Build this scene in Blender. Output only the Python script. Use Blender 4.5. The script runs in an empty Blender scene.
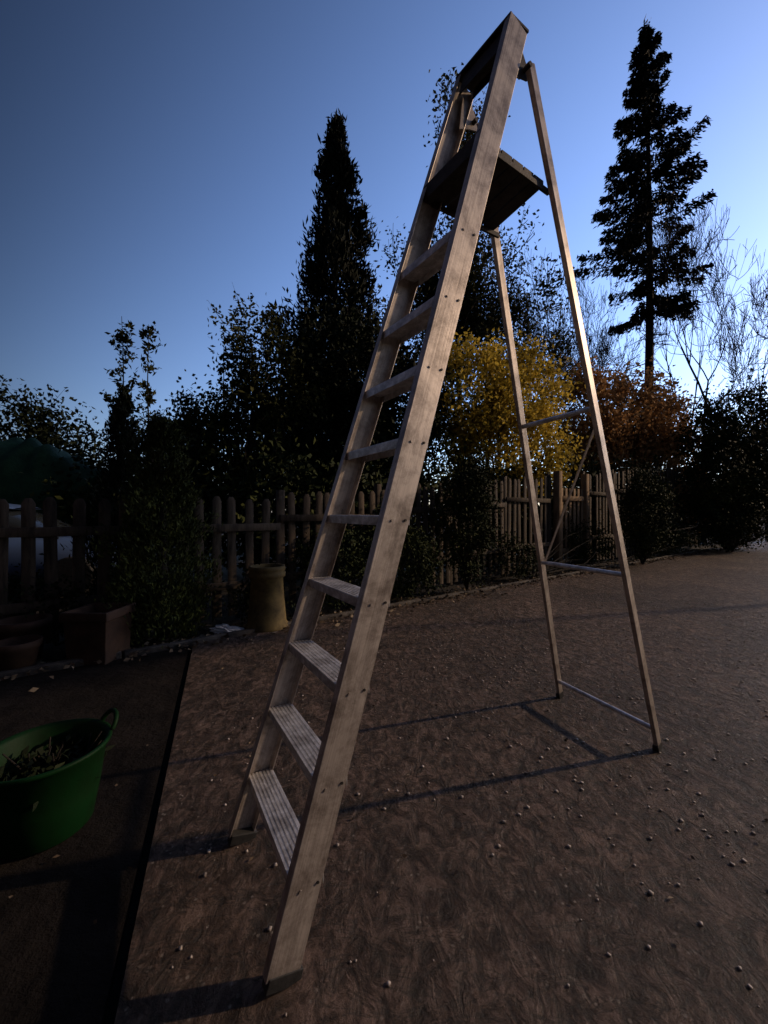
import bpy, math, numpy as np, bmesh
from mathutils import Vector, Matrix
R = np.random.default_rng(7)
scene = bpy.context.scene
COL = scene.collection

# ---------------------------------------------------------------- helpers
def mat(name, rough=0.8, metal=0.0, spec=0.3):
    m = bpy.data.materials.new(name); m.use_nodes = True
    nt = m.node_tree; b = nt.nodes['Principled BSDF']
    b.inputs['Roughness'].default_value = rough
    b.inputs['Metallic'].default_value = metal
    b.inputs['Specular IOR Level'].default_value = spec
    return m, nt, b
def ramp(nt, fac, stops):
    r = nt.nodes.new('ShaderNodeValToRGB'); e = r.color_ramp.elements
    while len(e) < len(stops): e.new(0.5)
    for i, (p, c) in enumerate(stops):
        e[i].position = p; e[i].color = (c[0], c[1], c[2], 1)
    nt.links.new(fac, r.inputs['Fac']); return r
def noise(nt, scale, detail=6, rough=0.6, dist=0.0, sc=(1,1,1), rot=(0,0,0), kind='FBM'):
    tc = nt.nodes.new('ShaderNodeTexCoord'); mp = nt.nodes.new('ShaderNodeMapping')
    mp.inputs['Scale'].default_value = sc; mp.inputs['Rotation'].default_value = rot
    nt.links.new(tc.outputs['Object'], mp.inputs['Vector'])
    n = nt.nodes.new('ShaderNodeTexNoise'); n.noise_type = kind
    n.inputs['Scale'].default_value = scale; n.inputs['Detail'].default_value = detail
    n.inputs['Roughness'].default_value = rough; n.inputs['Distortion'].default_value = dist
    nt.links.new(mp.outputs['Vector'], n.inputs['Vector']); return n
def bump(nt, b, h, strength, dist, prev=None):
    bp = nt.nodes.new('ShaderNodeBump'); bp.inputs['Strength'].default_value = strength
    bp.inputs['Distance'].default_value = dist
    nt.links.new(h, bp.inputs['Height'])
    if prev: nt.links.new(prev.outputs['Normal'], bp.inputs['Normal'])
    nt.links.new(bp.outputs['Normal'], b.inputs['Normal']); return bp
def simple(name, c1, c2, scale=6, rough=0.8, metal=0.0, bstr=0.3, bd=0.01, sc=(1,1,1), spec=0.3, mid=(0.35,0.65)):
    m, nt, b = mat(name, rough, metal, spec)
    n = noise(nt, scale, 8, 0.65, 0.3, sc)
    r = ramp(nt, n.outputs['Fac'], [(mid[0], c1), (mid[1], c2)])
    nt.links.new(r.outputs['Color'], b.inputs['Base Color'])
    n2 = noise(nt, scale*5, 6, 0.7, 0, sc)
    bump(nt, b, n2.outputs['Fac'], bstr, bd)
    return m
def leafmat(name, c1, c2, c3, trans=0.25, nscale=0.8):
    m, nt, b = mat(name, 0.75, 0, 0.12)
    g = nt.nodes.new('ShaderNodeNewGeometry')
    n = noise(nt, nscale, 2, 0.6)
    mx = nt.nodes.new('ShaderNodeMath'); mx.operation = 'MULTIPLY_ADD'
    nt.links.new(g.outputs['Random Per Island'], mx.inputs[0]); mx.inputs[1].default_value = 0.5
    sub = nt.nodes.new('ShaderNodeMath'); sub.operation = 'MULTIPLY_ADD'
    nt.links.new(n.outputs['Fac'], sub.inputs[0]); sub.inputs[1].default_value = 1.2; sub.inputs[2].default_value = -0.35
    nt.links.new(sub.outputs[0], mx.inputs[2])
    r = ramp(nt, mx.outputs[0], [(0.15, c1), (0.5, c2), (0.9, c3)])
    nt.links.new(r.outputs['Color'], b.inputs['Base Color'])
    if trans>0:
        out = nt.nodes['Material Output']
        t = nt.nodes.new('ShaderNodeBsdfTranslucent'); nt.links.new(r.outputs['Color'], t.inputs['Color'])
        mix = nt.nodes.new('ShaderNodeMixShader'); mix.inputs[0].default_value = trans
        nt.links.new(b.outputs[0], mix.inputs[1]); nt.links.new(t.outputs[0], mix.inputs[2])
        nt.links.new(mix.outputs[0], out.inputs['Surface'])
    return m

class MB:
    """quad mesh builder"""
    def __init__(s): s.v=[]; s.q=[]; s.m=[]; s.n=0
    def add(s, v, q, mi=0):
        v=np.asarray(v,float).reshape(-1,3); q=np.asarray(q,int).reshape(-1,4)
        s.v.append(v); s.q.append(q+s.n); s.m.append(np.full(len(q),mi)); s.n+=len(v)
    def tube(s, pts, rad, sides=6, mi=0):
        pts=np.asarray(pts,float); n=len(pts); V=[]
        for i in range(n):
            d = pts[min(i+1,n-1)]-pts[max(i-1,0)]; d/= (np.linalg.norm(d)+1e-9)
            a = np.cross(d,[0,0,1.0]) if abs(d[2])<0.95 else np.cross(d,[1.0,0,0])
            a/=np.linalg.norm(a); b=np.cross(d,a)
            for k in range(sides):
                t=2*math.pi*k/sides; V.append(pts[i]+rad[i]*(a*math.cos(t)+b*math.sin(t)))
        Q=[]
        for i in range(n-1):
            for k in range(sides):
                k2=(k+1)%sides; Q.append((i*sides+k,i*sides+k2,(i+1)*sides+k2,(i+1)*sides+k))
        s.add(V,Q,mi)
    def box(s, c, h, mi=0, rotz=0.0):
        c=np.array(c,float); V=[]
        for x in(-1,1):
            for y in(-1,1):
                for z in(-1,1): V.append((x*h[0],y*h[1],z*h[2]))
        V=np.array(V); cz,sz=math.cos(rotz),math.sin(rotz)
        V=np.stack([V[:,0]*cz-V[:,1]*sz, V[:,0]*sz+V[:,1]*cz, V[:,2]],1)+c
        s.add(V,[(0,1,3,2),(4,6,7,5),(0,4,5,1),(2,3,7,6),(0,2,6,4),(1,5,7,3)],mi)
    def leaves(s, C, L, W, mi=0, axis=None, spread=1.0):
        C=np.asarray(C,float); n=len(C)
        a=R.normal(size=(n,3))
        if axis is not None: a=np.asarray(axis)+spread*a*0.5
        a/=np.linalg.norm(a,axis=1,keepdims=True)
        r=R.normal(size=(n,3)); b=np.cross(a,r); b/=np.linalg.norm(b,axis=1,keepdims=True)
        k=np.cross(a,b)
        l=(L*R.uniform(.6,1.3,n))[:,None]; w=(W*R.uniform(.6,1.3,n))[:,None]
        V=np.stack([C-a*l/2, C+b*w/2+k*w*.2, C+a*l/2, C-b*w/2+k*w*.2],1).reshape(-1,3)
        s.add(V,np.arange(4*n).reshape(-1,4),mi)
    def obj(s, name, mats, smooth=False, parent=None):
        v=np.concatenate(s.v); q=np.concatenate(s.q); m=np.concatenate(s.m)
        me=bpy.data.meshes.new(name)
        me.vertices.add(len(v)); me.vertices.foreach_set('co',v.ravel())
        me.loops.add(q.size); me.loops.foreach_set('vertex_index',q.ravel())
        me.polygons.add(len(q)); me.polygons.foreach_set('loop_start',np.arange(0,q.size,4))
        for mm in mats: me.materials.append(mm)
        me.polygons.foreach_set('material_index',m)
        me.update(calc_edges=True); me.validate()
        if smooth: me.polygons.foreach_set('use_smooth',np.ones(len(me.polygons),bool))
        o=bpy.data.objects.new(name,me); COL.objects.link(o)
        if parent: o.parent=parent; o.matrix_parent_inverse=parent.matrix_world.inverted()
        return o
def empty(name, loc=(0,0,0)):
    e=bpy.data.objects.new(name,None); e.empty_display_size=.2; e.matrix_world=Matrix.Translation(loc)
    COL.objects.link(e); return e
def bevel(o,w,seg=2):
    md=o.modifiers.new('bevel','BEVEL'); md.width=w; md.segments=seg; md.limit_method='ANGLE'; md.angle_limit=math.radians(40)
def member(name, p0, p1, prof, u, mt, parent, bev=0.0015):
    """extrude closed profile (list of (u,w)) from p0 to p1, local x ~ u"""
    p0=Vector(p0); p1=Vector(p1); z=(p1-p0); L=z.length; z.normalize()
    x=Vector(u); x=(x-z*x.dot(z)).normalized(); y=z.cross(x)
    n=len(prof); V=[(a,b,0) for a,b in prof]+[(a,b,L) for a,b in prof]
    F=[(i,(i+1)%n,n+(i+1)%n,n+i) for i in range(n)]+[tuple(range(n))[::-1],tuple(range(n,2*n))]
    me=bpy.data.meshes.new(name); me.from_pydata(V,[],F); me.materials.append(mt); me.update()
    o=bpy.data.objects.new(name,me); COL.objects.link(o)
    M=Matrix.Translation(p0)@Matrix((x,y,z)).transposed().to_4x4()
    o.parent=parent; o.matrix_parent_inverse=parent.matrix_world.inverted(); o.matrix_world=M
    if bev: bevel(o,bev)
    return o
def rect(a,b): return [(-a/2,-b/2),(a/2,-b/2),(a/2,b/2),(-a/2,b/2)]
def circ(r,n=12): return [(r*math.cos(2*math.pi*i/n),r*math.sin(2*math.pi*i/n)) for i in range(n)]

# ---------------------------------------------------------------- materials
m_pat, nt, b = mat('imprinted_concrete', 0.6, 0, 0.35)
big = noise(nt, 0.6, 8, 0.7, 0.6)
st = noise(nt, 4.0, 8, 0.60, 1.6, (2.0, 1.0, 1), (0,0,0.9))
st2 = noise(nt, 10, 9, 0.70, 1.0, (1.7, 1.0, 1), (0,0,.6))
gr = noise(nt, 4.2, 6, 0.66, 1.1, (1.0, 2.4, 1), (0,0,.35))
fi = noise(nt, 110, 4, 0.75)
mx = nt.nodes.new('ShaderNodeMix'); mx.data_type='RGBA'; mx.blend_type='OVERLAY'; mx.inputs[0].default_value=.95
r1 = ramp(nt, st2.outputs['Fac'], [(0.38,(.030,.020,.015)),(0.5,(.105,.074,.058)),(0.60,(.23,.17,.14))])
r2 = ramp(nt, big.outputs['Fac'], [(0.36,(.22,.20,.19)),(0.64,(.70,.65,.61))])
nt.links.new(r1.outputs[0], mx.inputs[6]); nt.links.new(r2.outputs[0], mx.inputs[7])
# dirt-filled grooves of the stamped surface
s_=nt.nodes.new('ShaderNodeMath'); s_.operation='SUBTRACT'; s_.inputs[1].default_value=.5; nt.links.new(gr.outputs['Fac'],s_.inputs[0])
ab=nt.nodes.new('ShaderNodeMath'); ab.operation='ABSOLUTE'; nt.links.new(s_.outputs[0],ab.inputs[0])
rg=ramp(nt,ab.outputs[0],[(0.0,(.22,.20,.19)),(0.03,(1,1,1))])
mg_=nt.nodes.new('ShaderNodeMix'); mg_.data_type='RGBA'; mg_.blend_type='MULTIPLY'; mg_.inputs[0].default_value=.85
nt.links.new(mx.outputs[2],mg_.inputs[6]); nt.links.new(rg.outputs[0],mg_.inputs[7])
vor = nt.nodes.new('ShaderNodeTexVoronoi'); vor.inputs['Scale'].default_value=36
tc = nt.nodes.new('ShaderNodeTexCoord'); nt.links.new(tc.outputs['Object'], vor.inputs['Vector'])
rv = ramp(nt, vor.outputs['Distance'], [(0.10,(1,1,1)),(0.24,(0,0,0))])
g1 = nt.nodes.new('ShaderNodeMath'); g1.operation='MULTIPLY'
gp = ramp(nt, noise(nt, 2.3, 8, .85).outputs['Fac'], [(0.49,(0,0,0)),(0.60,(1,1,1))])
nt.links.new(rv.outputs[0], g1.inputs[0]); nt.links.new(gp.outputs[0], g1.inputs[1])
mx2 = nt.nodes.new('ShaderNodeMix'); mx2.data_type='RGBA'; mx2.inputs[7].default_value=(.40,.35,.30,1)
nt.links.new(g1.outputs[0], mx2.inputs[0]); nt.links.new(mg_.outputs[2], mx2.inputs[6])
nt.links.new(mx2.outputs[2], b.inputs['Base Color'])
b0 = bump(nt, b, rg.outputs[0], 1.0, 0.02)
b1 = bump(nt, b, st.outputs['Fac'], 1.0, 0.24, b0)
b2 = bump(nt, b, st2.outputs['Fac'], 1.0, 0.12, b1)
b3 = bump(nt, b, fi.outputs['Fac'], 0.6, 0.006, b2)

m_pat2 = simple('shade_darkened_concrete', (.004,.0033,.003), (.015,.012,.010), 4, .92, 0, .9, .03, spec=.12)  # separate dark paving; colour lowered further to imitate shade on the left
m_soil = simple('soil', (.006,.005,.004), (.022,.017,.012), 5, .95, 0, .9, .03)
m_kerb = simple('concrete_kerb', (.03,.026,.024), (.09,.08,.07), 9, .9, 0, .6, .01)
m_grit = simple('grit', (.12,.10,.085), (.45,.40,.36), 40, .8, 0, .1, .002)

def metalmat(name, c1, c2, sc, rough, metal):
    m, nt, b = mat(name, rough, metal, .45)
    n = noise(nt, 1.0, 10, .7, .6, sc); n2 = noise(nt, 6, 9, .78, .3)
    r = ramp(nt, n.outputs['Fac'], [(0.36,c1),(0.6,c2)])
    r2= ramp(nt, n2.outputs['Fac'], [(0.38,(.36,.33,.31)),(0.56,(1,1,1))])
    mx = nt.nodes.new('ShaderNodeMix'); mx.data_type='RGBA'; mx.blend_type='MULTIPLY'; mx.inputs[0].default_value=.85
    nt.links.new(r.outputs[0],mx.inputs[6]); nt.links.new(r2.outputs[0],mx.inputs[7])
    nt.links.new(mx.outputs[2], b.inputs['Base Color'])
    rr = nt.nodes.new('ShaderNodeMapRange'); rr.inputs[3].default_value=rough-.14; rr.inputs[4].default_value=rough+.2
    nt.links.new(n2.outputs['Fac'], rr.inputs[0]); nt.links.new(rr.outputs[0], b.inputs['Roughness'])
    bump(nt, b, n.outputs['Fac'], .25, .0025)
    return m
m_stile = metalmat('weathered_aluminium_stile', (.36,.315,.285), (.54,.48,.435), (110,110,1.5), .42, .5)
m_tread = metalmat('ribbed_aluminium_tread', (.50,.50,.51), (.76,.76,.77), (30,30,30), .38, .5)
m_leg = metalmat('aluminium_tube', (.36,.31,.27), (.56,.49,.43), (60,60,3), .40, .45)
m_dark = simple('dark_grimy_metal', (.018,.016,.015), (.05,.044,.04), 20, .6, .3, .3, .004)
m_rub = simple('black_rubber', (.012,.012,.012), (.03,.03,.03), 20, .7)

# ---------------------------------------------------------------- ground
def sheet(name, poly, z, thick, mt):
    n=len(poly); V=[(x,y,z) for x,y in poly]+[(x,y,z-thick) for x,y in poly]
    F=[tuple(range(n)),tuple(range(n,2*n))[::-1]]+[(i,n+i,n+(i+1)%n,(i+1)%n) for i in range(n)]
    me=bpy.data.meshes.new(name); me.from_pydata(V,[],F); me.materials.append(mt)
    bm=bmesh.new(); bm.from_mesh(me); bmesh.ops.recalc_face_normals(bm,faces=bm.faces); bm.to_mesh(me); bm.free()
    o=bpy.data.objects.new(name,me); COL.objects.link(o); return o
g=MB(); g.add([(-900,-900,-.05),(900,-900,-.05),(900,900,-.05),(-900,900,-.05)],[(0,1,2,3)]); g.obj('ground',[m_soil])
def edge(x): return 5.35+.75*x
jx=lambda y: -1.66+(3.51-y)*.404
ye=4.05
xe=jx(ye)
sheet('patio',[(18,edge(18)),(18,-8),(jx(-8),-8),(xe,edge(xe))],0,.12,m_pat)
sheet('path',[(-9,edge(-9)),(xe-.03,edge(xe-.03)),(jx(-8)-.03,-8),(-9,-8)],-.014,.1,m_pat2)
k=MB()
x=-6.0
while x<12:
    cx=x+.36
    k.box((cx, edge(cx)+.06, -.012+R.uniform(-.006,.006)), (.445,.035,.05),0,math.atan(.75)+R.uniform(-.01,.01)); x+=.726
ko=k.obj('garden_kerb',[m_kerb]); bevel(ko,.012)

# ---------------------------------------------------------------- ladder
FRb=Vector((-.275,1.088,0)); FRt=Vector((.530,1.565,3.215))
FLb=Vector((-.574,1.595,0)); FLt=Vector((.360,1.80,3.215))
BRb=Vector((1.497,2.185,0)); BRt=Vector((.582,1.60,3.09))
BLb=Vector((1.237,2.81,0)); BLt=Vector((.440,1.85,3.09))
lad=empty('stepladder',(.5,1.9,0))
w=((FLb-FRb).normalized()+(FLt-FRt).normalized()).normalized()
w.z=0; w.normalize(); u=Vector((w.y,-w.x,0))
def at(a,b,z): return a+(b-a)*((z-a.z)/(b.z-a.z))
def chan(d,t,f,s):
    h=d/2; pr=[(-h,0),(h,0),(h,f),(h-t,f),(h-t,t),(-h+t,t),(-h+t,f),(-h,f)]
    return [(a,b*s) for a,b in pr] if s>0 else [(a,b*s) for a,b in pr][::-1]
def sidesign(p0,p1,toward):
    z=(p1-p0).normalized(); x=(u-z*u.dot(z)).normalized(); y=z.cross(x); return 1 if y.dot(toward)>0 else -1
sn=sidesign(FRb,FRt,w)
member('near_stile',FRb+Vector((0,0,.03)),FRt,chan(.100,.004,.03,sn),u,m_stile,lad)
member('far_stile',FLb+Vector((0,0,.03)),FLt,chan(.098,.004,.03,-sn),u,m_stile,lad)
for nm,a,bb in(('foot_1',FRb,FRt),('foot_2',FLb,FLt)):
    dd=(bb-a).normalized(); s=sn if nm=='foot_1' else -sn
    member(nm,a,a+dd*.04,[(p,q+s*.015) for p,q in rect(.102,.036)],u,m_rub,lad,.003)
for kx in range(1,10):
    z=.257*kx
    a=at(FRb,FRt,z)+w*.006; c=at(FLb,FLt,z)-w*.006
    nr=7; dep=.094
    prof=[(-dep/2,-.028),(-dep/2,0)]
    for i in range(nr):
        x0=-dep/2+dep*(i+.08)/nr; x1=-dep/2+dep*(i+.62)/nr; x2=-dep/2+dep*(i+1.0)/nr
        prof+=[(x0,.0035),(x1,.0035),(x1+.001,0),(x2-.001,0)]
    prof+=[(dep/2,0),(dep/2,-.028),(dep/2-.003,-.028),(dep/2-.003,-.004),(-dep/2+.003,-.004),(-dep/2+.003,-.028)]
    zz=(c-a).normalized(); xx=(u-zz*u.dot(zz)).normalized(); yy=zz.cross(xx)
    if yy.z<0: prof=[(p,-q) for p,q in prof]
    member('tread_%d'%kx,a,c,prof,u,m_tread,lad,0)
    for sgn,p in((-1,a),(1,c)):
        for off in(-.026,.026):
            q=p+u*off+Vector((0,0,-.012)); q=q-w*.006*(1 if sgn<0 else -1)
            member('rivet',q,q+w*sgn*.003,circ(.0042,10),u,m_stile if off<0 else m_dark,lad,0)
# platform
z=2.69
A=at(FRb,FRt,z)+w*.008; B=at(FLb,FLt,z)-w*.008
C=at(BRb,BRt,z)+w*.02-u*.02; D=at(BLb,BLt,z)-w*.02-u*.02
def slab(name,pts,zt,th,mt):
    o=sheet(name,[(p.x,p.y) for p in pts],zt,th,mt); o.parent=lad; o.matrix_parent_inverse=lad.matrix_world.inverted(); return o
n=5
for i in range(n):
    f0=i/n+.01; f1=(i+1)/n-.012
    slab('platform_slat_%d'%i,[A.lerp(C,f0),A.lerp(C,f1),B.lerp(D,f1),B.lerp(D,f0)],z,.022,m_dark)
slab('platform_front_lip',[A-u*.05,A-u*.012,B-u*.012,B-u*.05],z+.015,.06,m_dark)
member('platform_rail_1',A-Vector((0,0,.035)),C+Vector((0,0,-.035))+u*.03,rect(.022,.012),Vector((0,0,1)),m_dark,lad)
member('platform_rail_2',B-Vector((0,0,.035)),D+Vector((0,0,-.035))+u*.03,rect(.022,.012),Vector((0,0,1)),m_dark,lad)
T0=FRt; T1=FLt
slab('top_cap',[T0-u*.052,T0+u*.058,T1+u*.058,T1-u*.052],3.225,.010,m_dark)
fz=(FRt-FRb).normalized()
member('top_fascia',FRt+w*.034-fz*.058-u*.032,FLt-w*.034-fz*.058-u*.032,rect(.10,.006),fz,m_dark,lad)
member('top_fascia_back',FRt+w*.034-fz*.05+u*.040,FLt-w*.034-fz*.05+u*.040,rect(.06,.006),fz,m_dark,lad)
member('rear_leg_1',BRb+Vector((0,0,.02)),BRt,rect(.042,.022),u,m_leg,lad,.003)
member('rear_leg_2',BLb+Vector((0,0,.02)),BLt,rect(.042,.022),u,m_leg,lad,.003)
for nm,a,bb in(('rear_foot_1',BRb,BRt),('rear_foot_2',BLb,BLt)):
    member(nm,a,a+(bb-a).normalized()*.04,rect(.048,.030),u,m_rub,lad,.003)
for i,z in enumerate((.13,.985,1.78)):
    a=at(BRb,BRt,z); c=at(BLb,BLt,z); member('rear_bar_%d'%i,a+w*.01,c-w*.01,circ(.0125),u,m_tread,lad,0)
member('rear_brace',at(BRb,BRt,1.72)+w*.012+u*.024,at(BLb,BLt,.99)-w*.012+u*.024,rect(.018,.004),u,m_leg,lad,0)
for i,(ft,fb,s) in enumerate(((FRt,FRb,1),(FLt,FLb,-1))):
    p=at(fb,ft,3.09)+w*.012*s
    pts=[p+u*.02+Vector((0,0,.06)),p+u*.075+Vector((0,0,.055)),p+u*.115+Vector((0,0,-.005)),p+u*.108+Vector((0,0,-.045)),p+u*.06+Vector((0,0,-.06)),p+u*.0+Vector((0,0,-.09))]
    me=bpy.data.meshes.new('hinge'); V=[tuple(q+w*.003*s) for q in pts]+[tuple(q+w*.009*s) for q in pts]; n=len(pts)
    me.from_pydata(V,[],[tuple(range(n)),tuple(range(n,2*n))[::-1]]+[(j,n+j,n+(j+1)%n,(j+1)%n) for j in range(n)])
    me.materials.append(m_dark if i==0 else m_leg)
    o=bpy.data.objects.new('hinge_bracket_%d'%i,me); COL.objects.link(o); o.parent=lad; o.matrix_parent_inverse=lad.matrix_world.inverted()
    q=p+u*.085+Vector((0,0,-.02)); member('pivot_bolt_%d'%i,q-w*.03,q+w*.03,circ(.010),u,m_dark,lad,0)

# ---------------------------------------------------------------- vegetation
bark=simple('bark',(.010,.008,.007),(.03,.025,.02),8,.95,0,.8,.03,(1,1,.3))
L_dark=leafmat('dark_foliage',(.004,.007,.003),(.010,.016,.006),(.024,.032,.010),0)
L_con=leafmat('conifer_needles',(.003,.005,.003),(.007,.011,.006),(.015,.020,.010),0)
L_mid=leafmat('green_foliage',(.010,.014,.005),(.030,.036,.010),(.08,.080,.022),.12)
L_yel=leafmat('golden_foliage',(.17,.13,.02),(.46,.34,.05),(.78,.58,.10),.42)
L_cop=leafmat('copper_foliage',(.16,.085,.04),(.40,.22,.09),(.60,.36,.15),.3)
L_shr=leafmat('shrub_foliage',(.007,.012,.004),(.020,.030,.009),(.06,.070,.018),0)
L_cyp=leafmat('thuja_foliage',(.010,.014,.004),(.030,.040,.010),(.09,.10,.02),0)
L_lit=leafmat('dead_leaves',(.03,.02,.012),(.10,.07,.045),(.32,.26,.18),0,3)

def blob_points(c, rad, ncl, per, cr, shell=.55, flat=1.0):
    d=R.normal(size=(ncl,3)); d/=np.linalg.norm(d,axis=1,keepdims=True)
    r=R.uniform(shell,1.0,ncl)**.8*R.uniform(.75,1.18,ncl)
    cl=np.array(c)+d*r[:,None]*np.array(rad)
    cl=cl[cl[:,2]>.05]
    P=cl[:,None,:]+R.normal(size=(len(cl),per,3))*cr*np.array([1,1,flat])*R.uniform(.5,1.3,(len(cl),1,1))
    P=P.reshape(-1,3); return cl,P[P[:,2]>.01]
def bushy(name, base, blobs, ncl, per, cr, L, W, lm, twigs=30, tr=.05, foot=None):
    m=MB(); base=np.array(base,float); tot=sum(np.prod(bb[1])**(2/3) for bb in blobs)
    if foot is not None: m.tube([foot,(np.array(foot)+base)/2+[.1,0,0],base],[tr*1.5,tr*1.2,tr],8,0)
    for c,rad in blobs:
        k=max(3,int(ncl*np.prod(rad)**(2/3)/tot)); cl,P=blob_points(c,rad,k,per,cr)
        m.leaves(P,L,W,1)
        for t in cl[R.permutation(len(cl))[:max(2,twigs//len(blobs))]]:
            mid=(base+t)/2+R.normal(size=3)*.12*np.linalg.norm(t-base)*.5; mid[2]=max(mid[2],.1)
            p=[base,(base*.5+mid*.5)+[0,0,.05],mid,(mid+t)/2+R.normal(size=3)*.05,t]
            m.tube(p,[tr,tr*.7,tr*.45,tr*.25,tr*.08],5,0)
            o=t-np.array(c); o/=np.linalg.norm(o)+1e-6; e=t+(o+R.normal(size=3)*.3+[0,0,.3])*cr*2.2
            m.tube([t,(t+e)/2,e],[tr*.12,tr*.09,tr*.04],4,0)
            s=R.uniform(0,1,14)[:,None]; m.leaves(t*(1-s)+e*s+R.normal(size=(14,3))*L*.4,L,W,1)
    return m.obj(name,[bark,lm])
def skeleton(m, p, d, L, r, depth, tips, spread=.55, up=.12, kids=(2,4), minr=.006):
    n=4; pts=[p]; rs=[r]
    for i in range(n):
        d=d+R.normal(size=3)*.13; d[2]+=up*.25; d/=np.linalg.norm(d); pts.append(pts[-1]+d*L/n); rs.append(max(minr,r*(1-.45*(i+1)/n)))
    m.tube(pts,rs,4 if depth<3 else 7,0)
    if depth<=2: tips.extend(pts[2:])
    if depth==0: return
    k=R.integers(kids[0],kids[1]+1)
    for j in range(k):
        i=R.integers(2,n+1) if j else n
        nd=d+R.normal(size=3)*spread; nd[2]+=up; nd/=np.linalg.norm(nd)
        skeleton(m,pts[i],nd,L*R.uniform(.6,.85),rs[i]*.75,depth-1,tips,spread,up,kids,minr)
def tree(name, base, H, rad, r, lm, nleaf, L, W, depth=5, spread=.55, cr=.25, kids=(2,4), up=.12, minr=.012, trunk=.3, low=0):
    m=MB(); tips=[]; base=np.array(base,float)
    skeleton(m,base,np.array([0,0,1.]),H*trunk,r,depth,tips,spread,up,kids,minr)
    V=np.concatenate(m.v)-base; T=np.array(tips)-base
    sz=H/np.percentile(V[:,2],99.9); c=np.median(T[:,:2],axis=0); ext=np.percentile(np.abs(T[:,:2]-c),96,axis=0)
    def fx(v):
        v=v-base; k=np.clip(v[:,2:3]/(H*.3/sz),0,1)**1.2
        xy=(v[:,:2]-c*k)*(np.minimum(1.3,rad/ext)*k+(1-k)); return np.concatenate([xy,v[:,2:3]*sz],1)+base
    m.v=[fx(v) for v in m.v]; tips=fx(np.array(tips)); tips=tips[tips[:,2]>low]
    if nleaf:
        i=R.integers(0,len(tips),nleaf); m.leaves(tips[i]+R.normal(size=(nleaf,3))*cr,L,W,1)
    return m.obj(name,[bark,lm])
def spruce(name,base,H,Rad,z0):
    m=MB(); base=np.array(base,float); tr=[]; rr=[]
    for i in range(16):
        t=i/15; tr.append(base+[math.sin(t*4)*.18+.25*t,0,H*t]); rr.append(.24*(1-t)**.8+.02)
    m.tube(tr,rr,8,0); z=z0
    def tx(z): t=z/H; return math.sin(t*4)*.18+.25*t
    while z<H-.35:
        t=(z-z0)/(H-z0); prof=Rad*min(1,(1-t)**.8*1.25)*min(1,.6+t*2.2)
        for j in range(R.integers(5,8)):
            a=R.uniform(0,2*math.pi); ln=prof*R.choice([.4,.7,1.0,1.25],p=[.2,.3,.35,.15])*R.uniform(.8,1.12)+.15
            n=8; pts=[]; dr=R.uniform(.2,.7)*(1-.8*t)
            for q in range(n+1):
                s=q/n; pts.append(base+np.array([tx(z)+math.cos(a)*ln*s, math.sin(a)*ln*s, z+ln*(.5*t*s-dr*s+.55*dr*s*s)+R.uniform(-.03,.03)]))
            m.tube(pts,[.04*(1-t)*(1-q/n)+.010 for q in range(n+1)],4,0)
            pts=np.array(pts); k=int(24+ln*78); s=R.uniform(.12,1,k)**.75; ii=np.minimum((s*n).astype(int),n-1); f=(s*n-ii)[:,None]
            P=pts[ii]*(1-f)+pts[ii+1]*f
            out=np.array([math.cos(a),math.sin(a),0]); side=np.array([-out[1],out[0],0]); wd=.26*ln*(1.05-s)+.10
            o=R.normal(size=k)*wd*.6
            P=P+side*o[:,None]+np.array([0,0,-1])*np.abs(R.normal(size=k)*.17)[:,None]
            ax=out*.6+side*np.sign(o)[:,None]*.5+np.array([0,0,-.6])
            m.leaves(P,.29,.09,1,ax,.8)
        z+=R.uniform(.35,.95)*(1-.55*t)
    m.leaves(base+np.array([tx(H),0,H-.5])+R.normal(size=(70,3))*[.1,.1,.45],.3,.07,1,np.tile([0,0,1.],(70,1)),.8)
    for _ in range(26):
        z=R.uniform(5,z0+.5); a=R.uniform(0,6.28); l=R.uniform(.4,1.6); p=base+np.array([tx(z),0,z]); e=p+np.array([math.cos(a)*l,math.sin(a)*l,-.25*l])
        m.tube([p,(p+e)/2+[0,0,.08],e],[.03,.02,.008],4,0)
    return m.obj(name,[bark,L_con])
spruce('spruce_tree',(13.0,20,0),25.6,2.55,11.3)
def cypress(name,base,H,Rad,lm,ncl,per,L,W,lean=0,z0=.2,cr=.28,p=.8,ph=0,irr=.18):
    m=MB(); base=np.array(base,float)
    m.tube([base,base+[lean*.5,0,H*.5],base+[lean,0,H*.96]],[.05*Rad+.05,.04*Rad+.02,.01],6,0)
    t=R.uniform(0,1,ncl)**1.15; a=R.uniform(0,2*math.pi,ncl)
    prof=Rad*np.minimum(1,(1-t)**p*1.25)*np.minimum(1,.6+3*t)
    rr=prof*R.uniform(.45,1.15,ncl)*(1+irr*np.sin(a*3+t*17+ph)+irr*.8*np.sin(a+t*31+ph*2))
    C=np.stack([np.cos(a)*rr+lean*t,np.sin(a)*rr,z0+(H-z0)*t],1)
    P=C[:,None,:]+R.normal(size=(ncl,per,3))*cr*np.array([1,1,1.5])*(.35+.65*(1-t))[:,None,None]
    ax=np.stack([np.cos(a)*.45,np.sin(a)*.45,np.full(ncl,.9)],1)
    P=P+base; m.leaves(P.reshape(-1,3),L,W,1,np.repeat(ax,per,0),.9)
    return m.obj(name,[bark,lm])
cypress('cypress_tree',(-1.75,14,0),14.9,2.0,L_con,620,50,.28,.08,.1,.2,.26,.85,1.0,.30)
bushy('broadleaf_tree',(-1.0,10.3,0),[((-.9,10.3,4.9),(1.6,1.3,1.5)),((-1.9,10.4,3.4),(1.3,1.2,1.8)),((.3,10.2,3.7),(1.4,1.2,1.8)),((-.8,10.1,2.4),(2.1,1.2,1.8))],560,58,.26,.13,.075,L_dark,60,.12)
R=np.random.default_rng(21)
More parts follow.
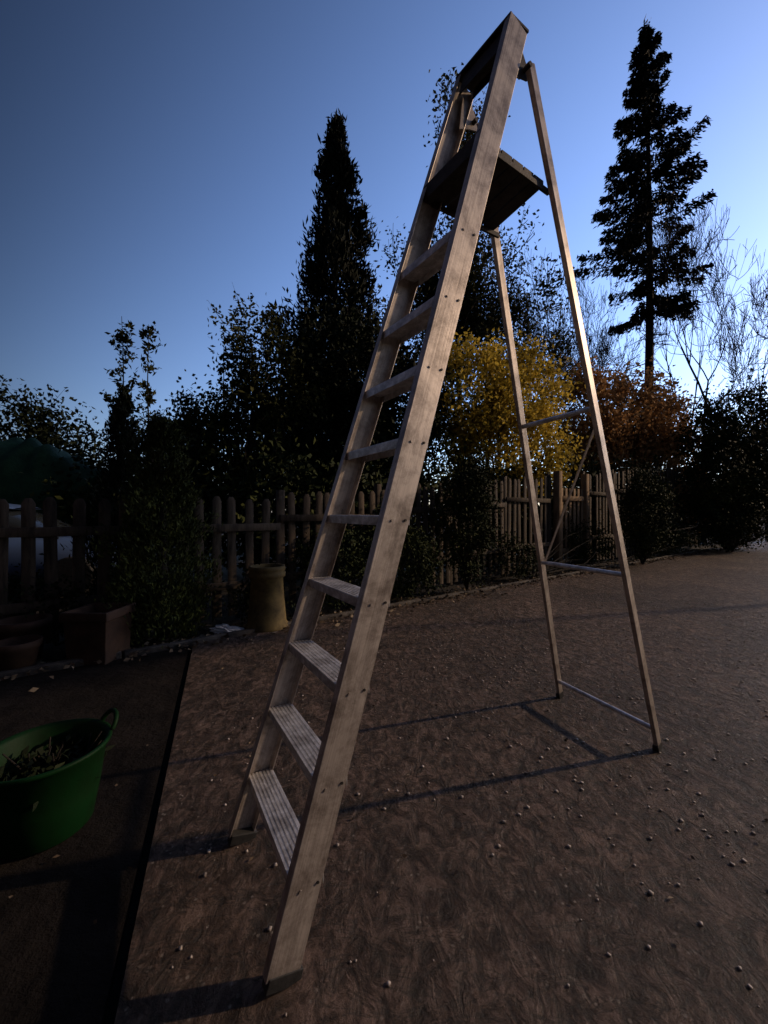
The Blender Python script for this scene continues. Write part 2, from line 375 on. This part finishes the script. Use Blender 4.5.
tree('ash_tree',(3.3,16.5,0),16.4,2.9,.26,L_mid,24000,.17,.09,6,.6,.22,(3,4),.10,.014,.27,5)
R=np.random.default_rng(33)
tree('bare_birch_tree',(14.2,18.6,0),16.0,2.2,.17,L_dark,0,.1,.1,6,.5,.2,(3,4),.18,.010,.26)
tree('bare_birch_tree',(7.4,19,0),13.2,1.9,.15,L_dark,0,.1,.1,6,.55,.2,(3,4),.18,.009,.26)
tree('bare_birch_tree',(10.2,20,0),13.0,1.9,.15,L_dark,0,.1,.1,6,.55,.2,(3,4),.18,.009,.26)
tree('bare_birch_tree',(16.9,17.5,0),12.6,1.6,.17,L_yel,0,.12,.07,6,.55,.2,(3,4),.18,.011,.26)
bushy('golden_shrub',(3.1,11,0),[((2.3,10.6,4.3),(1.25,1.1,1.6)),((4.0,11.7,4.7),(1.15,1.0,1.5)),((3.1,10.9,3.0),(1.9,1.1,1.7))],500,46,.2,.12,.07,L_yel,60,.05)
bushy('copper_beech_hedge',(9.2,15.5,0),[((7.5,14.5,4.6),(1.4,1.0,2.0)),((9.4,15.6,4.8),(1.6,1.0,2.0)),((11.2,16.6,4.8),(1.5,1.0,1.9)),((9.2,15.3,2.6),(3.4,1.4,2.2))],640,54,.26,.15,.095,L_cop,60,.06)
bushy('holly_bush',(12,14,0),[((11.6,14.2,3.9),(1.0,1,1.4)),((13.2,14.6,4.2),(1.3,1,1.8)),((12.2,13.8,2.3),(2.0,1,2.0)),((15.0,15.2,3.6),(1.6,1,2.4))],500,44,.24,.13,.075,L_shr,50,.08)
bushy('hazel_tree',(-3.0,9,0),[((-3.0,9,4.8),(.65,.7,1.1)),((-2.5,9,3.9),(.9,.8,1.2)),((-3.2,9.1,3.0),(1.0,.8,1.3))],210,34,.18,.11,.065,L_mid,70,.05)
bushy('elder_bush',(-4.6,9.6,0),[((-4.4,9.6,3.1),(.6,.8,.9)),((-5.0,9.6,2.5),(.9,.8,1.0)),((-3.9,9.4,2.4),(1.0,.8,1.4))],240,40,.2,.12,.07,L_mid,40,.05)
bushy('laurel_hedge',(-9,10.5,0),[((-10.0,10.5,2.9),(1.4,1,1.7)),((-8.7,10.6,2.5),(1.1,1,1.6)),((-11.7,10.5,2.8),(1.6,1,1.8)),((-7.2,10.8,1.5),(1.2,1,1.2))],440,46,.24,.13,.08,L_dark,20,.06)
bl=[]
x=-6.0
while x<16:
    yb=8.2+.62*x if x>-3 else 8.0
    bl.append(((x,max(7.4,yb)+.4,1.2),(1.0,.7,1.2+.05*max(0,x)))); x+=1.3
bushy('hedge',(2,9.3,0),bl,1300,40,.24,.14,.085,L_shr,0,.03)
def sapling(name,base,H,lm,seed):
    m=MB(); base=np.array(base,float); n=12; p=[base+np.array([.05*math.sin(i*.7+seed),0.03*math.sin(i+seed),H*i/n]) for i in range(n+1)]
    m.tube(p,[.022*(1-i/n)+.003 for i in range(n+1)],6,0)
    for j in range(44):
        s=R.uniform(.3,1)*n; i=min(int(s),n-1); q=p[i]+(p[i+1]-p[i])*(s-i); a=R.uniform(0,6.28); l=R.uniform(.12,.45)*(1.25-s/n)
        e=q+np.array([math.cos(a)*l,math.sin(a)*l,l*R.uniform(.3,1.1)]); m.tube([q,(q+e)/2+[0,0,-.01],e],[.006,.004,.002],4,0)
        k=16; f=R.uniform(.2,1.05,k)[:,None]; m.leaves(q*(1-f)+e*f+R.normal(size=(k,3))*.03,.075,.038,1)
    return m.obj(name,[bark,lm])
sapling('sapling',(-3.42,5.2,0),3.85,L_mid,1)
sapling('sapling',(-3.04,5.2,0),3.65,L_mid,4)
cypress('conifer_shrub',(-2.33,4.2,0),2.25,.40,L_cyp,340,56,.06,.018,.0,.03,.07,.5,2,.24)
cypress('conifer_shrub',(-3.3,5.0,0),2.75,.32,L_con,240,46,.08,.022,.05,.03,.08,.6,3,.2)
bushy('privet_shrub',(1.4,6.75,0),[((1.4,6.75,1.1),(.5,.4,.95)),((1.5,6.8,1.6),(.38,.3,.6))],240,55,.09,.05,.03,L_shr,20,.02)
bushy('privet_shrub',(6.4,9.9,0),[((6.45,9.9,1.3),(.6,.45,1.2))],200,50,.12,.07,.04,L_shr,16,.02)
bushy('privet_shrub',(11.3,13.0,0),[((11.0,12.9,1.6),(1.1,.6,1.6)),((12.6,14.1,1.7),(1.0,.6,1.7))],260,55,.16,.09,.05,L_shr,16,.02)
bushy('low_shrub',(-.2,5.75,0),[((-.65,5.4,.5),(.5,.3,.6)),((.35,6.0,.55),(.5,.3,.65)),((.0,5.9,1.0),(.45,.3,.45))],240,46,.08,.05,.03,L_shr,24,.015)
bushy('low_shrub',(3,8.1,0),[((2.6,7.95,.35),(.5,.25,.4)),((4.8,9.5,.5),(.6,.3,.5)),((8.3,12.1,.5),(.9,.4,.6))],200,40,.1,.06,.035,L_shr,24,.015)
bushy('ivy',(-3.2,3.9,0),[((-3.4,3.95,.3),(.5,.25,.35)),((-1.45,4.7,.25),(.3,.2,.3))],90,40,.08,.05,.03,L_dark,8,.01)
# added tree, out of view past the patio's right end, shades the left
bushy('added_shade_tree',(18,8.3,8.6),[((18,8.2,10.6),(1.5,1.3,1.2)),((18.4,8.6,11.5),(1.3,1.2,1.0))],300,42,.24,.16,.10,L_dark,30,.05,(18,8.3,-.05))
m=MB(); n=3200; xs=R.uniform(-4,11,n); off=np.abs(R.normal(size=n)*.22)*R.choice([1,-.8],n,p=[.68,.32])
zz=np.where(off<0,.008,-.03)+R.uniform(0,.02,n)+np.where(np.abs(off-.06)<.05,.03,0)
P=np.stack([xs,5.35+.75*xs+off*1.25+.1,zz],1); m.leaves(P,.06,.035,0,np.stack([R.normal(size=n),R.normal(size=n),np.zeros(n)],1),.3)
n=400; P=np.stack([R.uniform(-1.4,6,n),R.uniform(.9,6,n),np.full(n,.006)],1); P=P[P[:,1]<5.2+.75*P[:,0]]
m.leaves(P,.02,.011,0,np.stack([R.normal(size=len(P)),R.normal(size=len(P)),np.zeros(len(P))],1),.15)
m.obj('leaf_litter',[L_lit])
# loose grit on the concrete: tiny irregular stones, clustered
m=MB(); cs=np.stack([R.uniform(-.7,5,70),R.uniform(1.0,5.5,70)],1)
for _ in range(1500):
    c=cs[R.integers(0,70)]+R.normal(size=2)*.35
    if c[1]>5.2+.75*c[0] or c[0]<jx(c[1])+.03: continue
    r_=R.uniform(.0015,.0055)*(1+.25*c[1]/3); j=R.uniform(.7,1.2,3)
    m.box((c[0],c[1],r_*.5),(r_*j[0],r_*j[1],r_*.6*j[2]),0,R.uniform(0,3))
go_=m.obj('grit',[m_grit])

# ---------------------------------------------------------------- fence
m_wood=simple('weathered_fence_wood',(.020,.016,.012),(.085,.065,.047),3,.9,0,.5,.006,(6,6,1))
m_gate=simple('gate_wood',(.12,.08,.045),(.28,.19,.11),3,.9,0,.5,.006,(6,6,1))
def fy(x): return 6.3+.75*x
ang=math.atan(.75)
def ftop(x): return 1.46+max(0,x+2)*.115
f=MB(); x=-6.5
while x<12:
    if not(4.05<x<4.95) and R.uniform()>.03:
        t=ftop(x)+R.uniform(-.05,.03)
        V0=[(-.052,-.009),(.052,-.009),(.052,.009),(-.052,.009)]
        ln=R.uniform(-.022,.022); c,s=math.cos(ang),math.sin(ang); V=[]
        for zz_,fw in((0.03,1),(t-.05,1),(t,.45)):
            for a,b2 in V0:
                a2=a*fw+ln*zz_; V.append((x+a2*c-b2*s, fy(x)+a2*s+b2*c, zz_))
        Q=[]
        for l in(0,4):
            for q in range(4): Q.append((l+q,l+(q+1)%4,l+4+(q+1)%4,l+4+q))
        Q.append((8,9,10,11)); f.add(V,Q)
    x+=.15+R.uniform(-.012,.014)
x=-6.5
while x<12:
    L=1.28
    for fr in(.28,.76):
        xc=x+L/2
        if abs(xc-4.5)<.8: continue
        z=ftop(xc)*fr; f.box((xc+.035*.6,fy(xc)-.035,z),(.8,.018,.045),0,ang)
    f.box((x,fy(x)+.06,ftop(x)/2+.02),(.045,.045,ftop(x)/2+.04),0,ang); x+=L
fo=f.obj('picket_fence',[m_wood]); bevel(fo,.003,1)
gt=MB()
for xx in(4.0,5.0): gt.box((xx,fy(xx)-.1,1.12),(.07,.07,1.12),0,ang)
for q in range(6):
    xx=4.13+q*.15; gt.box((xx,fy(xx)-.1,1.0),(.05,.01,.86),0,ang)
for zz_ in(.4,1.62): gt.box((4.5,fy(4.5)-.13,zz_),(.5,.02,.055),0,ang)
go=gt.obj('garden_gate',[m_gate]); bevel(go,.004,1)

# ---------------------------------------------------------------- house added out of view on the near left to block sky light
m_brick,nt,b=mat('dark_brick',.9,0,.2)
bt=nt.nodes.new('ShaderNodeTexBrick'); tcb=nt.nodes.new('ShaderNodeTexCoord')
sx_=nt.nodes.new('ShaderNodeSeparateXYZ'); nt.links.new(tcb.outputs['Object'],sx_.inputs[0])
ad=nt.nodes.new('ShaderNodeMath'); nt.links.new(sx_.outputs[0],ad.inputs[0]); nt.links.new(sx_.outputs[1],ad.inputs[1])
cx_=nt.nodes.new('ShaderNodeCombineXYZ'); nt.links.new(ad.outputs[0],cx_.inputs[0]); nt.links.new(sx_.outputs[2],cx_.inputs[1])
nt.links.new(cx_.outputs[0],bt.inputs['Vector']); bt.inputs['Scale'].default_value=2.2
bt.inputs['Color1'].default_value=(.12,.05,.035,1); bt.inputs['Color2'].default_value=(.08,.035,.028,1); bt.inputs['Mortar'].default_value=(.14,.13,.12,1)
nt.links.new(bt.outputs['Color'],b.inputs['Base Color'])
m_tile=simple('roof_tile',(.03,.02,.018),(.07,.045,.04),5,.9)
m_frame=simple('painted_frame',(.5,.5,.48),(.6,.6,.58),5,.5)
m_pane,nt,b=mat('window_glass',.08,0,.5); b.inputs['Base Color'].default_value=(.015,.018,.022,1)
shade_house=empty('added_shade_house',(-7,-3,0))
hx0,hx1,hy0,hy1,hh=-9.0,-3.3,-7.9,1.6,5.0
m=MB(); m.box(((hx0+hx1)/2,(hy0+hy1)/2,hh/2-.05),((hx1-hx0)/2,(hy1-hy0)/2,hh/2)); m.obj('walls',[m_brick],False,shade_house)
m=MB(); xm=(hx0+hx1)/2; e_=.35
for s in(-1,1):
    xo=xm+s*((hx1-hx0)/2+e_); V=[(xo,hy0-e_,hh-.1),(xo,hy1+e_,hh-.1),(xm,hy1+e_,hh+2.0),(xm,hy0-e_,hh+2.0)]
    V2=[(a,b2,c-.14) for a,b2,c in V]
    m.add(V+V2,[(0,1,2,3),(7,6,5,4),(0,4,5,1),(3,2,6,7),(1,5,6,2),(0,3,7,4)])
m.obj('roof',[m_tile],False,shade_house)
m=MB(); m.add([(hx0+.02,hy1-.003,hh-.05),(hx1-.02,hy1-.003,hh-.05),(xm,hy1-.003,hh+1.75),(xm,hy1-.003,hh+1.75)],[(0,1,2,3)]); m.obj('gable',[m_brick],False,shade_house)
mf=MB(); mg=MB()
for yy,zz_,hw,hz in((-.3,1.5,.6,.6),(-5.2,1.5,.8,.6),(-.3,3.9,.5,.5),(-5.2,3.9,.6,.5),(-2.7,1.05,.45,1.05)):
    mg.box((hx1+.01,yy,zz_),(.02,hw-.05,hz-.05))
    for a in(-1,1):
        mf.box((hx1+.03,yy+a*hw,zz_),(.035,.05,hz+.05)); mf.box((hx1+.03,yy,zz_+a*hz),(.033,hw-.052,.05))
    mf.box((hx1+.028,yy,zz_),(.025,.025,hz-.052))
mf.obj('window_and_door_frames',[m_frame],False,shade_house); mg.obj('panes',[m_pane],False,shade_house)

# ---------------------------------------------------------------- pots, tub, other objects
def lathe(name, loc, prof, mt, parent=None, seg=40, sx=1, sy=1):
    m=MB(); V=[]
    for r_,z_ in prof:
        for k in range(seg):
            t=2*math.pi*k/seg; V.append((loc[0]+r_*sx*math.cos(t),loc[1]+r_*sy*math.sin(t),loc[2]+z_))
    Q=[(i*seg+k,i*seg+(k+1)%seg,(i+1)*seg+(k+1)%seg,(i+1)*seg+k) for i in range(len(prof)-1) for k in range(seg)]
    m.add(V,Q); return m.obj(name,[mt],True,parent)
m_terra=simple('old_terracotta',(.05,.036,.014),(.15,.11,.04),6,.8,0,.4,.006)
m_terra2=simple('terracotta',(.025,.014,.009),(.065,.035,.022),6,.8,0,.4,.006)
lathe('chimney_pot',(-1.33,4.55,-.03),[(.0,.0),(.235,0),(.24,.05),(.215,.09),(.19,.35),(.175,.58),(.20,.6),(.205,.64),(.19,.66),(.205,.68),(.20,.72),(.165,.72),(.16,.5),(0.001,.45)],m_terra)
lathe('flower_pot',(-3.2,3.55,-.03),[(.0,.0),(.12,0),(.15,.2),(.17,.3),(.2,.32),(.2,.38),(.17,.38),(.15,.3),(.001,.28)],m_terra2)
lathe('flower_pot',(-3.02,3.3,-.03),[(.0,.0),(.10,0),(.14,.2),(.16,.22),(.16,.27),(.14,.27),(.12,.2),(.001,.2)],m_terra2)
pl=empty('square_planter',(-2.56,3.6,0))
m=MB(); V=[];Q=[]
for s_,z_ in((.165,-.03),(.185,.36),(.205,.36),(.205,.44),(.175,.44),(.165,.33)):
    for a,b2 in((-1,-1),(1,-1),(1,1),(-1,1)): V.append((-2.56+a*s_,3.6+b2*s_,z_))
for l in range(5):
    for q in range(4): Q.append((l*4+q,l*4+(q+1)%4,l*4+4+(q+1)%4,l*4+4+q))
Q.append((20,21,22,23)); m.add(V,Q); o=m.obj('planter_box',[m_terra2],False,pl); bevel(o,.008)

m_tub,nt,b=mat('green_plastic',.6,0,.1)
n_=noise(nt,5,6,.7); r_=ramp(nt,n_.outputs['Fac'],[(.35,(.002,.010,.002)),(.6,(.002,.020,.004))]); nt.links.new(r_.outputs[0],b.inputs['Base Color'])
bump(nt,b,noise(nt,30,4,.6).outputs['Fac'],.2,.004)
tx_,ty_=-1.41,1.665
tub=empty('garden_tub',(tx_,ty_,0))
lathe('tub_shell',(tx_,ty_,-.01),[(.001,0),(.155,0),(.165,.01),(.19,.15),(.213,.31),(.230,.32),(.232,.332),(.221,.336),(.205,.32),(.18,.14),(.155,.02),(.001,.018)],m_tub,tub,48)
for i,s in enumerate((-1,1)):
    m=MB(); p=[]; ha=.9; ca,sa=math.cos(ha),math.sin(ha)
    for k in range(11):
        t=k/10*math.pi; lx=s*(.222+.03*math.sin(t)); ly=.065*math.cos(t)
        p.append((tx_+lx*ca-ly*sa,ty_+lx*sa+ly*ca,.325+.05*math.sin(t)))
    m.tube(p,[.010]*11,8); m.obj('tub_handle_%d'%i,[m_tub],True,tub)
m=MB()
for q in range(22):
    a=R.uniform(0,6.28); r0=R.uniform(0,.13); p0=np.array([tx_+r0*math.cos(a),ty_+r0*math.sin(a),.1]); dd=R.normal(size=3)*.09; p1=p0+[dd[0],dd[1],.16+abs(dd[2])*.5]
    m.tube([p0,(p0+p1)/2+R.normal(size=3)*.01,p1],[.006,.005,.003],5)
C_=np.stack([R.normal(size=900)*.065+tx_,R.normal(size=900)*.065+ty_,.21+R.normal(size=900)*.03],1); m.leaves(C_,.05,.025,1)
m.obj('garden_waste',[bark,L_dark],False,tub)

m_bag=simple('white_plastic',(.35,.36,.38),(.6,.6,.62),12,.5,0,.5,.01)
bm=bmesh.new(); bmesh.ops.create_icosphere(bm,subdivisions=4,radius=1)
for v in bm.verts:
    c=v.co; k=1+.22*math.sin(c.x*5+1)*math.cos(c.y*6)+.14*math.sin(c.z*11+c.x*8)+R.uniform(-.02,.02)
    v.co=Vector((c.x*.15*k,c.y*.06*k,max(-.02,c.z*.045*k+(.02 if c.x<0 else -.01))))
me=bpy.data.meshes.new('plastic_bag'); bm.to_mesh(me); bm.free(); me.materials.append(m_bag)
o=bpy.data.objects.new('plastic_bag',me); COL.objects.link(o); o.location=(-1.68,4.3,.03); o.rotation_euler=(0,0,.3)

m_car,nt,b=mat('blue_car_paint',.35,0,.5); b.inputs['Base Color'].default_value=(.06,.10,.20,1)
m_glass,nt,b=mat('car_glass',.1,0,.5); b.inputs['Base Color'].default_value=(.02,.025,.03,1)
car=empty('parked_car',(-6.2,6.6,0))
def loft(name,secs,mt,par,M):
    m=MB(); V=[]; n=len(secs[0])
    for s in secs: V+= [tuple(M@Vector(p)) for p in s]
    Q=[(i*n+k,i*n+(k+1)%n,(i+1)*n+(k+1)%n,(i+1)*n+k) for i in range(len(secs)-1) for k in range(n)]
    m.add(V,Q)
    o=m.obj(name,[mt],True,par); md=o.modifiers.new('s','SUBSURF'); md.levels=2; md.render_levels=2; return o
M=Matrix.Translation((-6.3,6.7,0))@Matrix.Rotation(.25,4,'Z')
def sec(x,zb,zt,w_): return [(x,-w_,zb),(x,-w_*1.02,(zb+zt)/2),(x,-w_*.92,zt),(x,0,zt+.03),(x,w_*.92,zt),(x,w_*1.02,(zb+zt)/2),(x,w_,zb),(x,0,zb)]
loft('car_body',[sec(-2.05,.45,.55,.1),sec(-2.0,.3,.75,.7),sec(-1.7,.25,.95,.82),sec(-.9,.22,.98,.85),sec(.6,.22,.95,.85),sec(1.5,.25,.85,.82),sec(1.95,.32,.68,.7),sec(2.02,.42,.55,.1)],m_car,car,M)
loft('car_cabin',[sec(-1.85,.85,.9,.5),sec(-1.4,.85,1.35,.62),sec(-.6,.85,1.42,.62),sec(.2,.85,1.38,.62),sec(1.0,.85,.92,.6)],m_glass,car,M)
loft('car_roof',[sec(-1.45,1.34,1.36,.4),sec(-1.3,1.36,1.41,.55),sec(-.6,1.38,1.46,.57),sec(.1,1.36,1.42,.55),sec(.3,1.34,1.36,.4)],m_car,car,M)
for i,(wx,wy) in enumerate(((-1.3,-.82),(-1.3,.82),(1.3,-.82),(1.3,.82))):
    p=M@Vector((wx,wy-.1,.3)); q=M@Vector((wx,wy+.1,.3)); member('wheel_%d'%i,p,q,circ(.31,28),(1,0,0),m_rub,car,.02)
m_tarp=simple('green_tarpaulin',(.012,.035,.014),(.028,.07,.028),3,.75,0,.6,.03,spec=.15)
m=MB(); V=[]; nx,ny=30,26
for i in range(nx+1):
    for j in range(ny+1):
        a=math.pi*j/ny; xx=-9.2+3.0*i/nx; end=1-.25*(i/nx)**4
        r_=end*(1+.025*math.sin(i*1.4+a*2)+.02*math.sin(a*9+i*.4))
        V.append((xx+(.18*math.sin(a*1)*(1 if i==nx else 0)),8.6-1.15*r_*math.cos(a),2.85*r_*math.sin(a)**.8 if j not in(0,ny) else -.04))
Q=[(i*(ny+1)+j,i*(ny+1)+j+1,(i+1)*(ny+1)+j+1,(i+1)*(ny+1)+j) for i in range(nx) for j in range(ny)]
m.add(V,Q)
base=len(V)-(ny+1)
for j in range(ny//2):
    m.add([V[base+j],V[base+j+1],V[base+ny-j-1],V[base+ny-j]],[(0,1,2,3)])
m.obj('tarpaulin_tent',[m_tarp],True)

# ---------------------------------------------------------------- light
EL=math.radians(24); AZ=math.atan2(.977,.21)
d=Vector((math.sin(AZ)*math.cos(EL),math.cos(AZ)*math.cos(EL),math.sin(EL)))
sl=bpy.data.lights.new('sun','SUN'); sl.energy=2.5; sl.angle=math.radians(.8); sl.color=(1,.70,.44)
so=bpy.data.objects.new('sun',sl); COL.objects.link(so); so.rotation_euler=(-d).to_track_quat('-Z','Y').to_euler(); so.location=d*30
wd=bpy.data.worlds.new('World'); scene.world=wd; wd.use_nodes=True; nt=wd.node_tree
bg=nt.nodes['Background']; sk=nt.nodes.new('ShaderNodeTexSky'); sk.sky_type='NISHITA'; sk.sun_disc=False
sk.sun_elevation=EL; sk.sun_rotation=AZ; sk.ozone_density=4.0; sk.air_density=1.2; sk.dust_density=.8
# dusk: the sky is bright over the western horizon and dims towards the zenith and the east
tc=nt.nodes.new('ShaderNodeTexCoord'); dp=nt.nodes.new('ShaderNodeVectorMath'); dp.operation='DOT_PRODUCT'
gd=Vector((.42,.88,.0)).normalized(); dp.inputs[1].default_value=gd
nt.links.new(tc.outputs['Generated'],dp.inputs[0])
mr=nt.nodes.new('ShaderNodeMapRange'); mr.interpolation_type='SMOOTHSTEP'; mr.inputs[1].default_value=.08; mr.inputs[2].default_value=1.10; mr.inputs[3].default_value=.15; mr.inputs[4].default_value=2.05
nt.links.new(dp.outputs['Value'],mr.inputs[0])
tn=nt.nodes.new('ShaderNodeVectorMath'); tn.operation='MULTIPLY'; tn.inputs[1].default_value=(1.0,.98,1.16); nt.links.new(sk.outputs[0],tn.inputs[0])
vm=nt.nodes.new('ShaderNodeVectorMath'); vm.operation='SCALE'; nt.links.new(tn.outputs[0],vm.inputs[0]); nt.links.new(mr.outputs[0],vm.inputs['Scale'])
nt.links.new(vm.outputs[0],bg.inputs['Color']); bg.inputs['Strength'].default_value=.135

cam=bpy.data.cameras.new('camera'); co=bpy.data.objects.new('camera',cam); COL.objects.link(co)
co.location=(0,0,1.3); co.rotation_euler=(math.pi/2,0,0); cam.sensor_fit='VERTICAL'; cam.sensor_height=36; cam.lens=36*400/1024
cam.clip_start=.02; cam.clip_end=3000; scene.camera=co
scene.view_settings.view_transform='Standard'; scene.view_settings.look='None'; scene.view_settings.exposure=0
